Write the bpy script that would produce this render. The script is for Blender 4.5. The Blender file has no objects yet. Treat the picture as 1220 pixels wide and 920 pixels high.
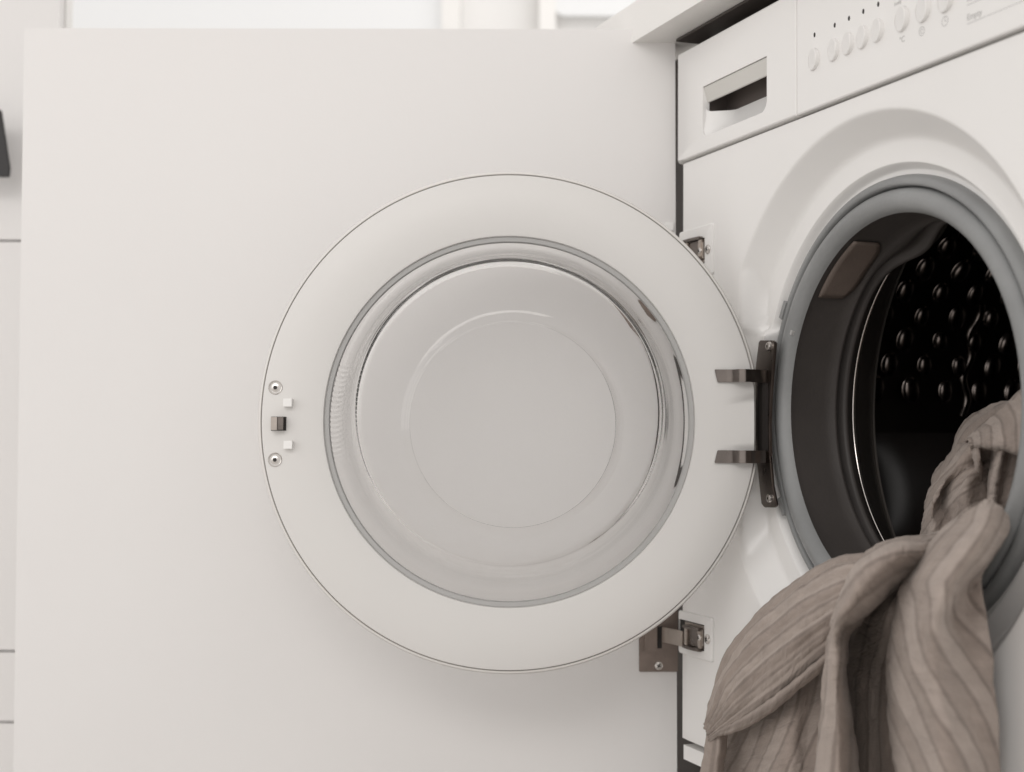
import bpy, bmesh, math, random
from mathutils import Vector, Matrix, noise
random.seed(7)
sc = bpy.context.scene
R = math.radians
PI = math.pi
CZ = 0.45                                   # lens height above the floor

# ------------------------------------------------------------------ camera
FPX = 1727.3
PITCH, ROLL = 0.038, 0.006
cam_d = bpy.data.cameras.new('camera')
cam = bpy.data.objects.new('camera', cam_d)
sc.collection.objects.link(cam)
cam.location = (0, 0, CZ)
cam.rotation_mode = 'XYZ'
cam.matrix_world = Matrix.Translation((0, 0, CZ)) @ Matrix.Rotation(PI/2 + PITCH, 4, 'X') @ Matrix.Rotation(ROLL, 4, 'Z')
cam_d.sensor_width = 36
cam_d.lens = FPX/1220*36
cam_d.clip_start = 0.02
cam_d.clip_end = 50
cam_d.dof.use_dof = True
cam_d.dof.focus_distance = 1.22
cam_d.dof.aperture_fstop = 5.6
sc.camera = cam

# ------------------------------------------------------------------ light
w = bpy.data.worlds.new('World'); sc.world = w; w.use_nodes = True
bg = w.node_tree.nodes['Background']
bg.inputs[0].default_value = (1.0, 0.972, 0.955, 1)
bg.inputs[1].default_value = 0.84

def area(name, loc, target, size, power, col):
    l = bpy.data.lights.new(name, 'AREA'); l.shape = 'RECTANGLE'
    l.size, l.size_y = size; l.energy = power; l.color = col
    o = bpy.data.objects.new(name, l); sc.collection.objects.link(o)
    o.location = loc
    d = Vector(target) - Vector(loc)
    o.rotation_euler = d.to_track_quat('-Z', 'Y').to_euler()
    return o
area('window_light', (-2.5, -0.9, CZ+0.7), (0.1, 1.3, CZ-0.05), (2.2, 1.6), 13, (1.0, 0.985, 0.965))
area('room_fill', (-0.7, -2.0, CZ+1.50), (0.1, 1.3, CZ-0.2), (2.4, 0.8), 23, (1.0, 0.97, 0.94))  # unseen fill added behind the camera to even out the light

area('far_wall_fill', (0.9, 2.3, 2.7), (-0.2, 3.6, 1.5), (1.6, 0.8), 18, (1.0, 0.99, 0.98))  # unseen lamp added to brighten the back wall

sc.view_settings.view_transform = 'Standard'
sc.view_settings.look = 'None'
sc.view_settings.exposure = 0.02
sc.view_settings.gamma = 1
sc.cycles.max_bounces = 14
sc.cycles.transmission_bounces = 12
sc.cycles.glossy_bounces = 6
sc.cycles.diffuse_bounces = 5
sc.cycles.caustics_refractive = True
sc.cycles.caustics_reflective = True
sc.cycles.blur_glossy = 0.5
sc.cycles.use_denoising = True

# ------------------------------------------------------------------ materials
def mat(name, col, rough=0.4, metal=0.0, bump=0.0, bscale=300, var=0.03, vscale=6, spec=0.5, coat=0.0, rvar=0.0):
    m = bpy.data.materials.new(name); m.use_nodes = True
    nt = m.node_tree; b = nt.nodes['Principled BSDF']
    b.inputs['Roughness'].default_value = rough
    b.inputs['Metallic'].default_value = metal
    b.inputs['Specular IOR Level'].default_value = spec
    b.inputs['Coat Weight'].default_value = coat
    tc = nt.nodes.new('ShaderNodeTexCoord')
    n = nt.nodes.new('ShaderNodeTexNoise'); n.inputs['Scale'].default_value = vscale
    n.inputs['Detail'].default_value = 5
    nt.links.new(tc.outputs['Object'], n.inputs['Vector'])
    r = nt.nodes.new('ShaderNodeMapRange')
    r.inputs['From Min'].default_value = 0.3; r.inputs['From Max'].default_value = 0.7
    r.inputs['To Min'].default_value = 1-var; r.inputs['To Max'].default_value = 1+var
    nt.links.new(n.outputs['Fac'], r.inputs['Value'])
    mx = nt.nodes.new('ShaderNodeVectorMath'); mx.operation = 'SCALE'
    mx.inputs[0].default_value = col[:3]
    nt.links.new(r.outputs[0], mx.inputs['Scale'])
    nt.links.new(mx.outputs[0], b.inputs['Base Color'])
    if rvar:
        r2 = nt.nodes.new('ShaderNodeMapRange')
        r2.inputs['From Min'].default_value = 0.3; r2.inputs['From Max'].default_value = 0.7
        r2.inputs['To Min'].default_value = rough-rvar; r2.inputs['To Max'].default_value = rough+rvar
        nt.links.new(n.outputs['Fac'], r2.inputs['Value'])
        nt.links.new(r2.outputs[0], b.inputs['Roughness'])
    if bump:
        n2 = nt.nodes.new('ShaderNodeTexNoise'); n2.inputs['Scale'].default_value = bscale
        n2.inputs['Detail'].default_value = 3
        nt.links.new(tc.outputs['Object'], n2.inputs['Vector'])
        bp = nt.nodes.new('ShaderNodeBump'); bp.inputs['Strength'].default_value = bump
        bp.inputs['Distance'].default_value = 0.0006
        nt.links.new(n2.outputs['Fac'], bp.inputs['Height'])
        nt.links.new(bp.outputs[0], b.inputs['Normal'])
    return m

M = {}
M['laminate'] = mat('white_laminate', (0.780, 0.762, 0.748), 0.45, bump=0.14, bscale=380, var=0.016, vscale=3, spec=0.4, rvar=0.08)
M['edge'] = mat('edge_band', (0.62, 0.59, 0.56), 0.5, bump=0.1)
M['enamel'] = mat('white_enamel', (0.80, 0.787, 0.77), 0.30, bump=0.05, bscale=250, var=0.012, coat=0.15)
M['plastic'] = mat('white_plastic', (0.80, 0.787, 0.77), 0.38, bump=0.06, bscale=500, var=0.01)
M['door_plastic'] = mat('door_plastic', (0.70, 0.684, 0.662), 0.42, bump=0.08, bscale=450, var=0.012)
M['door_edge'] = mat('door_edge_plastic', (0.72, 0.70, 0.67), 0.42, bump=0.05)
M['white_peg'] = mat('peg_plastic', (0.86, 0.85, 0.83), 0.35)
M['grey_plastic'] = mat('flap_plastic', (0.60, 0.585, 0.55), 0.45, bump=0.06)
M['seal'] = mat('grey_seal', (0.44, 0.435, 0.425), 0.5, bump=0.2)
M['rubber'] = mat('grey_rubber', (0.245, 0.248, 0.247), 0.40, bump=0.5, bscale=260, var=0.14, vscale=14, spec=0.45, rvar=0.08)
M['bellows'] = mat('dark_rubber', (0.070, 0.062, 0.058), 0.50, bump=0.3, bscale=260, var=0.15, vscale=10, spec=0.35)
M['patch'] = mat('brown_rubber', (0.15, 0.118, 0.10), 0.5, bump=0.3, bscale=400, var=0.12, vscale=30)
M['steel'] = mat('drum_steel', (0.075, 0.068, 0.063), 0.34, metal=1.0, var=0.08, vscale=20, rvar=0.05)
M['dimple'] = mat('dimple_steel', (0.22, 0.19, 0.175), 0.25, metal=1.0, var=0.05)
M['flange'] = mat('flange_steel', (0.16, 0.145, 0.135), 0.45, metal=0.8)
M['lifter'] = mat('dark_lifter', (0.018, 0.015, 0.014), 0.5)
M['rim'] = mat('rim_steel', (0.75, 0.70, 0.66), 0.18, metal=1.0)
M['hinge'] = mat('dark_steel', (0.185, 0.162, 0.148), 0.33, metal=1.0, bump=0.25, bscale=220, var=0.16, vscale=45, rvar=0.1)
M['plate'] = mat('nickel_plate', (0.235, 0.190, 0.165), 0.42, metal=0.75, bump=0.35, bscale=500, var=0.10, vscale=60)
M['arm'] = mat('bright_steel', (0.46, 0.41, 0.37), 0.28, metal=1.0, bump=0.15, bscale=300, var=0.1, vscale=60)
M['screw'] = mat('screw_steel', (0.62, 0.59, 0.56), 0.25, metal=1.0, var=0.05)
M['dark'] = mat('dark_recess', (0.022, 0.018, 0.016), 0.6)
M['brown'] = mat('brown_board', (0.050, 0.040, 0.035), 0.6, bump=0.3, bscale=180, var=0.15, vscale=25)
M['cavity'] = mat('cavity_brown', (0.12, 0.100, 0.090), 0.5)
M['print'] = mat('grey_print', (0.46, 0.45, 0.44), 0.5)
M['floor'] = mat('floor_tile', (0.62, 0.60, 0.575), 0.5, bump=0.2, bscale=60, var=0.1)
M['wall'] = mat('wall_paint', (0.80, 0.79, 0.775), 0.7, bump=0.3, bscale=150, var=0.01)
M['worktop'] = mat('worktop_white', (0.84, 0.825, 0.80), 0.4, var=0.01)
M['black'] = mat('black_plastic', (0.02, 0.018, 0.018), 0.5)

def glass(name):
    m = bpy.data.materials.new(name); m.use_nodes = True
    b = m.node_tree.nodes['Principled BSDF']
    b.inputs['Base Color'].default_value = (1, 1, 1, 1)
    b.inputs['Roughness'].default_value = 0.012
    b.inputs['IOR'].default_value = 1.34
    b.inputs['Transmission Weight'].default_value = 1.0
    nt = m.node_tree
    n = nt.nodes.new('ShaderNodeTexNoise'); n.inputs['Scale'].default_value = 16
    n.inputs['Detail'].default_value = 1.5
    tc = nt.nodes.new('ShaderNodeTexCoord'); nt.links.new(tc.outputs['Object'], n.inputs['Vector'])
    n5 = nt.nodes.new('ShaderNodeTexNoise'); n5.inputs['Scale'].default_value = 11; n5.inputs['Detail'].default_value = 6
    nt.links.new(tc.outputs['Object'], n5.inputs['Vector'])
    m5 = nt.nodes.new('ShaderNodeMapRange'); m5.inputs['From Min'].default_value = 0.45; m5.inputs['From Max'].default_value = 0.75
    m5.inputs['To Min'].default_value = 0.008; m5.inputs['To Max'].default_value = 0.07
    nt.links.new(n5.outputs['Fac'], m5.inputs['Value']); nt.links.new(m5.outputs[0], b.inputs['Roughness'])
    bp = nt.nodes.new('ShaderNodeBump'); bp.inputs['Strength'].default_value = 0.18
    bp.inputs['Distance'].default_value = 0.004
    nt.links.new(n.outputs['Fac'], bp.inputs['Height']); nt.links.new(bp.outputs[0], b.inputs['Normal'])
    return m
M['glass'] = glass('door_glass')

def fabric():
    m = bpy.data.materials.new('striped_linen'); m.use_nodes = True
    nt = m.node_tree; L = nt.links.new; N = nt.nodes.new
    b = nt.nodes['Principled BSDF']
    b.inputs['Roughness'].default_value = 0.9
    b.inputs['Specular IOR Level'].default_value = 0.12
    b.inputs['Sheen Weight'].default_value = 0.25
    b.inputs['Sheen Roughness'].default_value = 0.5
    b.inputs['Sheen Tint'].default_value = (0.9, 0.82, 0.76, 1)
    uv = N('ShaderNodeUVMap'); uv.uv_map = 'UVMap'
    sep = N('ShaderNodeSeparateXYZ'); L(uv.outputs[0], sep.inputs[0])
    # wobble so the woven lines are not perfectly regular
    nz = N('ShaderNodeTexNoise'); nz.inputs['Scale'].default_value = 9; nz.inputs['Detail'].default_value = 2
    L(uv.outputs[0], nz.inputs['Vector'])
    ad = N('ShaderNodeMath'); ad.operation = 'MULTIPLY_ADD'; ad.inputs[1].default_value = 0.003
    L(nz.outputs['Fac'], ad.inputs[0]); L(sep.outputs['X'], ad.inputs[2])
    def band(period, width, soft):
        a = N('ShaderNodeMath'); a.operation = 'DIVIDE'; a.inputs[1].default_value = period; L(ad.outputs[0], a.inputs[0])
        f = N('ShaderNodeMath'); f.operation = 'FRACT'; L(a.outputs[0], f.inputs[0])
        s = N('ShaderNodeMath'); s.operation = 'SUBTRACT'; s.inputs[1].default_value = 0.5; L(f.outputs[0], s.inputs[0])
        ab = N('ShaderNodeMath'); ab.operation = 'ABSOLUTE'; L(s.outputs[0], ab.inputs[0])
        mr = N('ShaderNodeMapRange'); mr.interpolation_type = 'SMOOTHSTEP'
        mr.inputs['From Min'].default_value = width; mr.inputs['From Max'].default_value = width+soft
        mr.inputs['To Min'].default_value = 1; mr.inputs['To Max'].default_value = 0
        L(ab.outputs[0], mr.inputs['Value']); return mr.outputs[0]
    s1 = band(0.0175, 0.025, 0.15)
    s2 = band(0.035, 0.17, 0.08)
    base = N('ShaderNodeMix'); base.data_type = 'RGBA'
    base.inputs['A'].default_value = (0.355, 0.300, 0.266, 1)
    base.inputs['B'].default_value = (0.298, 0.247, 0.216, 1)
    L(s2, base.inputs['Factor'])
    st = N('ShaderNodeMix'); st.data_type = 'RGBA'; st.inputs['B'].default_value = (0.105, 0.080, 0.067, 1)
    L(base.outputs['Result'], st.inputs['A'])
    k = N('ShaderNodeMath'); k.operation = 'MULTIPLY'; k.inputs[1].default_value = 0.52; L(s1, k.inputs[0])
    L(k.outputs[0], st.inputs['Factor'])
    n2 = N('ShaderNodeTexNoise'); n2.inputs['Scale'].default_value = 55; n2.inputs['Detail'].default_value = 6
    L(uv.outputs[0], n2.inputs['Vector'])
    mr = N('ShaderNodeMapRange'); mr.inputs['From Min'].default_value = .3; mr.inputs['From Max'].default_value = .7
    mr.inputs['To Min'].default_value = 0.9; mr.inputs['To Max'].default_value = 1.1
    L(n2.outputs['Fac'], mr.inputs['Value'])
    mp0 = N('ShaderNodeMapping'); mp0.inputs['Scale'].default_value = (1100, 30, 1); L(uv.outputs[0], mp0.inputs['Vector'])
    n4 = N('ShaderNodeTexNoise'); n4.inputs['Scale'].default_value = 1; n4.inputs['Detail'].default_value = 2; L(mp0.outputs[0], n4.inputs['Vector'])
    mr4 = N('ShaderNodeMapRange'); mr4.inputs['From Min'].default_value = .3; mr4.inputs['From Max'].default_value = .7
    mr4.inputs['To Min'].default_value = 0.94; mr4.inputs['To Max'].default_value = 1.06; L(n4.outputs['Fac'], mr4.inputs['Value'])
    mm = N('ShaderNodeMath'); mm.operation = 'MULTIPLY'; L(mr.outputs[0], mm.inputs[0]); L(mr4.outputs[0], mm.inputs[1])
    mr = mm
    sc_ = N('ShaderNodeVectorMath'); sc_.operation = 'SCALE'; L(st.outputs['Result'], sc_.inputs[0]); L(mr.outputs[0], sc_.inputs['Scale'])
    L(sc_.outputs[0], b.inputs['Base Color'])
    # weave: stretched noise both ways + soft creases
    mp = N('ShaderNodeMapping'); mp.inputs['Scale'].default_value = (1400, 160, 1); L(uv.outputs[0], mp.inputs['Vector'])
    w1 = N('ShaderNodeTexNoise'); w1.inputs['Scale'].default_value = 1; L(mp.outputs[0], w1.inputs['Vector'])
    mp2 = N('ShaderNodeMapping'); mp2.inputs['Scale'].default_value = (160, 1400, 1); L(uv.outputs[0], mp2.inputs['Vector'])
    w2 = N('ShaderNodeTexNoise'); w2.inputs['Scale'].default_value = 1; L(mp2.outputs[0], w2.inputs['Vector'])
    w3 = N('ShaderNodeTexNoise'); w3.inputs['Scale'].default_value = 70; w3.inputs['Detail'].default_value = 4
    w3.inputs['Distortion'].default_value = 0.8; L(uv.outputs[0], w3.inputs['Vector'])
    a1 = N('ShaderNodeMath'); a1.operation = 'ADD'; L(w1.outputs['Fac'], a1.inputs[0]); L(w2.outputs['Fac'], a1.inputs[1])
    b1 = N('ShaderNodeBump'); b1.inputs['Strength'].default_value = 0.5; b1.inputs['Distance'].default_value = 0.0006
    L(a1.outputs[0], b1.inputs['Height'])
    b2 = N('ShaderNodeBump'); b2.inputs['Strength'].default_value = 0.6; b2.inputs['Distance'].default_value = 0.004
    L(w3.outputs['Fac'], b2.inputs['Height']); L(b1.outputs[0], b2.inputs['Normal'])
    b3 = N('ShaderNodeBump'); b3.inputs['Strength'].default_value = 0.08; b3.inputs['Distance'].default_value = 0.001; b3.invert = True
    L(s1, b3.inputs['Height']); L(b2.outputs[0], b3.inputs['Normal'])
    L(b3.outputs[0], b.inputs['Normal'])
    return m
M['fabric'] = fabric()

def emis(name, col, s):
    m = bpy.data.materials.new(name); m.use_nodes = True
    b = m.node_tree.nodes['Principled BSDF']
    b.inputs['Base Color'].default_value = (0.5, 0.5, 0.5, 1)
    b.inputs['Emission Color'].default_value = (*col, 1); b.inputs['Emission Strength'].default_value = s
    return m
M['daylight'] = emis('window_daylight', (1.0, 0.995, 0.98), 0.34)

# ------------------------------------------------------------------ helpers
def link(name, me, m, parent=None, smooth=None):
    o = bpy.data.objects.new(name, me); sc.collection.objects.link(o)
    if m is not None and not me.materials: me.materials.append(m)
    if parent is not None: o.parent = parent
    if smooth is not None:
        for p in me.polygons: p.use_smooth = True
        if smooth < 180:
            me.set_sharp_from_angle(angle=R(smooth))
    return o
def ob(name, bm, m, parent=None, smooth=None, bevel=0, seg=2):
    if bevel:
        bmesh.ops.bevel(bm, geom=[e for e in bm.edges if e.is_manifold and e.calc_face_angle(0) > 0.5], offset=bevel, segments=seg, affect='EDGES', clamp_overlap=True)
    me = bpy.data.meshes.new(name); bm.to_mesh(me); bm.free()
    return link(name, me, m, parent, smooth)
def tag(o, label=None, cat=None, group=None, kind=None):
    if label: o['label'] = label
    if cat: o['category'] = cat
    if group: o['group'] = group
    if kind: o['kind'] = kind
    return o
def empty(name, mw, label, cat):
    o = bpy.data.objects.new(name, None); sc.collection.objects.link(o)
    o.empty_display_size = 0.1; o.matrix_world = mw
    return tag(o, label, cat)
def place(o, mw, parent_mw):
    o.matrix_basis = parent_mw.inverted() @ mw
def box(bm, x0, x1, y0, y1, z0, z1, T=None):
    co = [(x, y, z) for z in (z0, z1) for y in (y0, y1) for x in (x0, x1)]
    vs = [bm.verts.new(T @ Vector(c) if T else c) for c in co]
    for f in ((0,2,3,1),(4,5,7,6),(0,1,5,4),(2,6,7,3),(0,4,6,2),(1,3,7,5)):
        bm.faces.new([vs[i] for i in f])
def lathe(bm, prof, n=160, cx=0.0, cz=0.0, closed=False, fn=None, y0=0.0):
    """prof: (radius, y[, dx, dz]) revolved about the y axis through (cx, cz)"""
    rings = []
    for p in prof:
        r, y = p[0], p[1]; dx = p[2] if len(p) > 2 else 0; dz = p[3] if len(p) > 3 else 0
        ring = []
        for i in range(n):
            a = 2*PI*i/n
            v = Vector((cx+dx+r*math.cos(a), y0+y, cz+dz+r*math.sin(a)))
            if fn: v = fn(v, a, r)
            ring.append(bm.verts.new(v))
        rings.append(ring)
    pairs = list(zip(rings, rings[1:]))
    if closed: pairs.append((rings[-1], rings[0]))
    for a, b in pairs:
        for i in range(n):
            j = (i+1) % n
            bm.faces.new((a[i], a[j], b[j], b[i]))
    return rings
def cap(bm, ring): bm.faces.new(ring)
def prism(bm, pts, y0, y1):
    """pts in x,z; extruded y0..y1"""
    a = [bm.verts.new((x, y0, z)) for x, z in pts]; b = [bm.verts.new((x, y1, z)) for x, z in pts]
    bm.faces.new(a); bm.faces.new(list(reversed(b)))
    n = len(pts)
    for i in range(n): bm.faces.new((a[i], b[i], b[(i+1) % n], a[(i+1) % n]))
    bmesh.ops.recalc_face_normals(bm, faces=bm.faces)
def rrect(x0, x1, z0, z1, r, n=8, radii=None):
    rr = radii or (r, r, r, r)
    out = []
    for (cx, cz, a0, q) in ((x1, z1, 0, 0), (x0, z1, 90, 1), (x0, z0, 180, 2), (x1, z0, 270, 3)):
        q = rr[q]
        sx = 1 if cx == x1 else -1; sz = 1 if cz == z1 else -1
        for k in range(n+1):
            a = R(a0+90*k/n)
            out.append((cx-sx*q+q*math.cos(a), cz-sz*q+q*math.sin(a)))
    return out
def bezier_ribbon(bm, path, z0, z1, th):
    """path: list of (x,y) in plan; ribbon with vertical extent z0..z1 and thickness th"""
    n = len(path); L = []
    for i, p in enumerate(path):
        a = Vector(path[max(0, i-1)]); b = Vector(path[min(n-1, i+1)])
        t = (b-a).normalized(); nn = Vector((-t.y, t.x))*th/2
        P = Vector(p)
        zz0, zz1 = (z0, z1) if not callable(z0) else (z0(i/(n-1)), z1(i/(n-1)))
        L.append([bm.verts.new((P.x+nn.x, P.y+nn.y, zz0)), bm.verts.new((P.x-nn.x, P.y-nn.y, zz0)),
                  bm.verts.new((P.x-nn.x, P.y-nn.y, zz1)), bm.verts.new((P.x+nn.x, P.y+nn.y, zz1))])
    for a, b in zip(L, L[1:]):
        for k in range(4): bm.faces.new((a[k], a[(k+1) % 4], b[(k+1) % 4], b[k]))
    bm.faces.new(L[0]); bm.faces.new(list(reversed(L[-1])))
    bmesh.ops.recalc_face_normals(bm, faces=bm.faces)
def sstep(a, b, x):
    t = min(1, max(0, (x-a)/(b-a))); return t*t*(3-2*t)
def catmull(P, t):
    n = len(P)-1; i = min(int(t), n-1); f = t-i
    p0 = P[max(i-1, 0)] if i > 0 else P[0]*2-P[1]
    p1, p2 = P[i], P[i+1]
    p3 = P[i+2] if i+2 <= n else P[n]*2-P[n-1]
    return 0.5*((2*p1)+(p2-p0)*f+(2*p0-5*p1+4*p2-p3)*f*f+(3*p1-p0-3*p2+p3)*f*f*f)
def screw_mesh(r, cross=True, dome=0.35, name='screw'):
    """pan head screw facing -y with a cross recess"""
    bm = bmesh.new()
    rg = lathe(bm, [(r, 0.001), (r, -r*0.12), (r*0.86, -r*dome), (r*0.55, -r*(dome+.12)), (r*0.30, -r*(dome+.15)), (r*0.26, -r*0.05)], 28)
    cap(bm, rg[-1])
    if cross:
        for a in (0, PI/2):
            T = Matrix.Rotation(a+0.5, 4, 'Y')
            k0 = len(bm.faces); box(bm, -r*.55, r*.55, -r*(dome+.17), -r*(dome-0.05), -r*.10, r*.10, T)
            bm.faces.ensure_lookup_table()
            for f in bm.faces[k0:]: f.material_index = 1
    me = bpy.data.meshes.new(name); bm.to_mesh(me); bm.free()
    for p in me.polygons: p.use_smooth = True
    me.set_sharp_from_angle(angle=R(35)); me.materials.append(M['screw']); me.materials.append(M['dark'])
    return me

# ------------------------------------------------------------------ frames
TH = 0.3524                                   # machine front makes this angle with the view axis
CH = CZ + 0.0274                              # height of the drum axis
MC = Vector((0.2664, 1.1061, 0))              # foot of the machine below the drum axis, in its front plane
MW = Matrix.Translation(MC) @ Matrix.Rotation(-(PI/2-TH), 4, 'Z')
NV = Vector((-math.cos(TH), -math.sin(TH), 0))    # outward normal of the machine front
def on_machine(px, py, n):
    """point seen at photo pixel px,py lying n metres in front of the machine front"""
    X, Y = px-610, py-460
    X, Y = X*math.cos(ROLL)-Y*math.sin(ROLL), Y*math.cos(ROLL)+X*math.sin(ROLL)
    x, z = X/FPX, -Y/FPX
    d = Vector((x, math.cos(PITCH)-z*math.sin(PITCH), math.sin(PITCH)+z*math.cos(PITCH)))
    O = Vector((0, 0, CZ))
    P0 = MC + NV*n
    t = ((P0-O).xy @ NV.xy)/(d.xy @ NV.xy)
    return O + d*t

# ================================================================== STRUCTURE
bm = bmesh.new(); box(bm, -4, 4, -2, 5, -0.02, 0.0)
tag(ob('floor', bm, M['floor']), kind='structure')
bm = bmesh.new(); box(bm, -4.0, 3.2, 3.6, 3.75, 0.0, 2.8)
tag(ob('wall', bm, M['wall']), kind='structure')

# window in the wall far behind, blown out by daylight
def far(px, Y): return (px-610)/FPX*Y
def farz(py, Y): return CZ + Y*math.tan(PITCH+(460-py)/FPX)
win = empty('window', Matrix.Translation((0, 3.6, 1.3)), 'bright washed out window behind the open cabinet door', 'window')
WMi = win.matrix_world.copy()
def wchild(name, bm, m, bevel=0):
    o = ob(name, bm, m, win, bevel=bevel); place(o, Matrix.Identity(4), WMi); return o
Yw = 3.56
bm = bmesh.new(); box(bm, far(55, Yw), far(523, Yw), 3.57, 3.575, farz(300, Yw), 2.3); wchild('pane', bm, M['daylight'])
bm = bmesh.new(); prism(bm, rrect(far(660, Yw), far(900, Yw), farz(26, Yw), 2.3, 0.02), 3.57, 3.575); wchild('pane', bm, M['daylight'])
bm = bmesh.new()
for x0, x1 in ((far(38, Yw), far(55, Yw)), (far(523, Yw), far(545, Yw)), (far(640, Yw), far(660, Yw))):
    box(bm, x0, x1, 3.54, 3.598, farz(330, Yw), 2.34)
wchild('window_frame', bm, M['worktop'], bevel=0.004)

# blurred white drawer fronts at the far left
cup = empty('drawer_cabinet', Matrix.Translation((-1.0, 1.95, 0)), 'blurred white drawer cabinet beyond the left edge of the cabinet door', 'cabinet')
CM = cup.matrix_world.copy()
Yc = 1.9
zs = [0.012, farz(857, Yc), farz(776, Yc), farz(291, Yc), 1.15]
bm = bmesh.new(); box(bm, -1.5, -0.60, Yc+0.022, Yc+0.05, 0.005, 1.15); o = ob('carcass', bm, M['worktop'], cup); place(o, Matrix.Identity(4), CM)
for a, b in zip(zs, zs[1:]):
    bm = bmesh.new(); box(bm, -1.5, -0.602, Yc, Yc+0.02, a+0.0013, b-0.0013)
    o = ob('drawer_front', bm, M['laminate'], cup, bevel=0.002); place(o, Matrix.Identity(4), CM)
# dark thing that just enters the frame at the left
bm = bmesh.new()
Yk = 1.84
ptsk = [(far(-60, Yk), farz(138, Yk)), (far(-6, Yk), farz(138, Yk)), (far(6, Yk), farz(205, Yk)), (far(5, Yk), farz(216, Yk)), (far(-60, Yk), farz(216, Yk))]
cx = sum(p[0] for p in ptsk)/5
prism(bm, ptsk, Yk, Yk+0.006)
o = ob('dark_handle', bm, M['black'], bevel=0.001)
tag(o, 'out of focus black slanting handle on the far white cabinet at the left edge', 'handle')
# ================================================================== WASHING MACHINE
mach = empty('washing_machine', MW, 'white built in washing machine with its round glass door swung open', 'washing machine')
def part(name, bm, m, parent=None, smooth=None, bevel=0, seg=2):
    return ob(name, bm, m, parent or mach, smooth, bevel, seg)
def mloc(o, x, y, z): o.location = (x, y, z+CH); return o
XL, XR = -0.3005, 0.2985
ZB, ZS, ZT = -0.3085, 0.2415, 0.3475

# --- front panel with the dished ring round the opening (polar grid)
def dish(x, z):
    r = math.hypot(x, z)
    a = math.atan2(z, -x)                       # 0 = towards the hinge
    clip = sstep(-0.1785, -0.1705, x + 0.10*max(0.0, abs(z-0.0)-0.060)*0 )
    q = (0.2248-r)/0.0190; k_ = 0.07
    def soft(v, w): return v*v/(4*w) if 0 < v < 2*w else (v-w if v >= 2*w else 0.0)
    outer = soft(q+k_, k_)-soft(q-1+0.16, 0.16)
    outer = min(1.0, max(0.0, outer))
    d = 0.0235*outer
    d += 0.0085*(1-sstep(0.1825, 0.1878, r))
    # the hinge side: the dish is cut off by an upright edge and holds a flat pocket
    hz = 1-sstep(0.120, 0.130, abs(z))
    k = sstep(-0.190, -0.177, x)
    if x < 0: d *= (1-hz)+hz*k
    hp = (1-sstep(0.066, 0.075, abs(z)))*sstep(-0.196, -0.182, x)
    hp *= sstep(0.1795, 0.1835, r)
    if x < 0: d = d*(1-hp)+0.015*hp
    return d
bm = bmesh.new()
NA = 360
radii = [0.1700, 0.176, 0.180]+[0.1810+0.0008*i for i in range(11)]+[0.192, 0.196, 0.200]+[0.2020+0.0013*i for i in range(20)]+[0.232, 0.238]
rings = []
for r in radii:
    ring = []
    for i in range(NA):
        a = 2*PI*i/NA; x, z = r*math.cos(a), r*math.sin(a)
        ring.append(bm.verts.new((x, dish(x, z), z+CH)))
    rings.append(ring)
# outermost loop follows the rectangle of the panel
def rect_hit(a, x0, x1, z0, z1):
    c, s = math.cos(a), math.sin(a); t = 1e9
    if c > 1e-9: t = min(t, x1/c)
    if c < -1e-9: t = min(t, x0/c)
    if s > 1e-9: t = min(t, z1/s)
    if s < -1e-9: t = min(t, z0/s)
    return t*c, t*s
e0, e1, e2, e3 = [], [], [], []
corners = [math.atan2(z, x) for x in (XL, XR) for z in (ZB, ZS-0.0004)]
snap = {}
for ca in corners:
    i = round((ca % (2*PI))/(2*PI)*NA) % NA; snap[i] = ca
for i in range(NA):
    a = snap.get(i, 2*PI*i/NA)
    x, z = rect_hit(a, XL+0.014, XR-0.014, ZB+0.012, ZS-0.0022)
    if math.hypot(x, z) < 0.2385: x, z = 0.2385*math.cos(a), 0.2385*math.sin(a)
    e0.append(bm.verts.new((x, 0.0, z+CH)))
    x, z = rect_hit(a, XL+0.004, XR-0.004, ZB+0.003, ZS-0.0018)
    e1.append(bm.verts.new((x, 0.0, z+CH)))
    x, z = rect_hit(a, XL+0.001, XR-0.001, ZB+0.0006, ZS-0.0012); e2.append(bm.verts.new((x, 0.0008, z+CH)))
    x, z = rect_hit(a, XL, XR, ZB, ZS-0.0009); e3.append(bm.verts.new((x, 0.005, z+CH)))
e4 = [bm.verts.new((v.co.x, 0.03, v.co.z)) for v in e3]
rings += [e0, e1, e2, e3, e4]
for a, b in zip(rings, rings[1:]):
    for i in range(NA):
        j = (i+1) % NA; bm.faces.new((a[i], b[i], b[j], a[j]))
part('front_panel', bm, M['enamel'], smooth=40)
# body casing behind the front
bm = bmesh.new()
T = Matrix.Translation((0, 0, CH))
box(bm, XL+0.004, XL+0.006, 0.012, 0.55, ZB, ZT-0.006, T); box(bm, XR-0.006, XR-0.004, 0.012, 0.55, ZB, ZT-0.006, T)
box(bm, XL+0.004, XR-0.004, 0.018, 0.55, ZT-0.006, ZT-0.003, T); box(bm, XL+0.004, XR-0.004, 0.55, 0.552, ZB, ZT-0.003, T)
box(bm, XL+0.004, XR-0.004, 0.035, 0.55, ZB-0.003, ZB-0.001, T)
part('casing', bm, M['edge'])
bm = bmesh.new(); box(bm, XL+0.02, XR-0.02, 0.0325, 0.034, ZS-0.03, ZT-0.008, T)
part('panel_backing', bm, M['dark'])
# kick strip under the front
bm = bmesh.new(); box(bm, XL+0.006, XR-0.006, -0.0005, 0.012, ZB-0.018, ZB-0.0045, T)
part('kick_strip', bm, M['enamel'], bevel=0.002)
bm = bmesh.new(); box(bm, XL+0.02, XR-0.02, 0.07, 0.085, -CH+0.002, ZB-0.004, T)
part('base_panel', bm, M['brown'])

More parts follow.
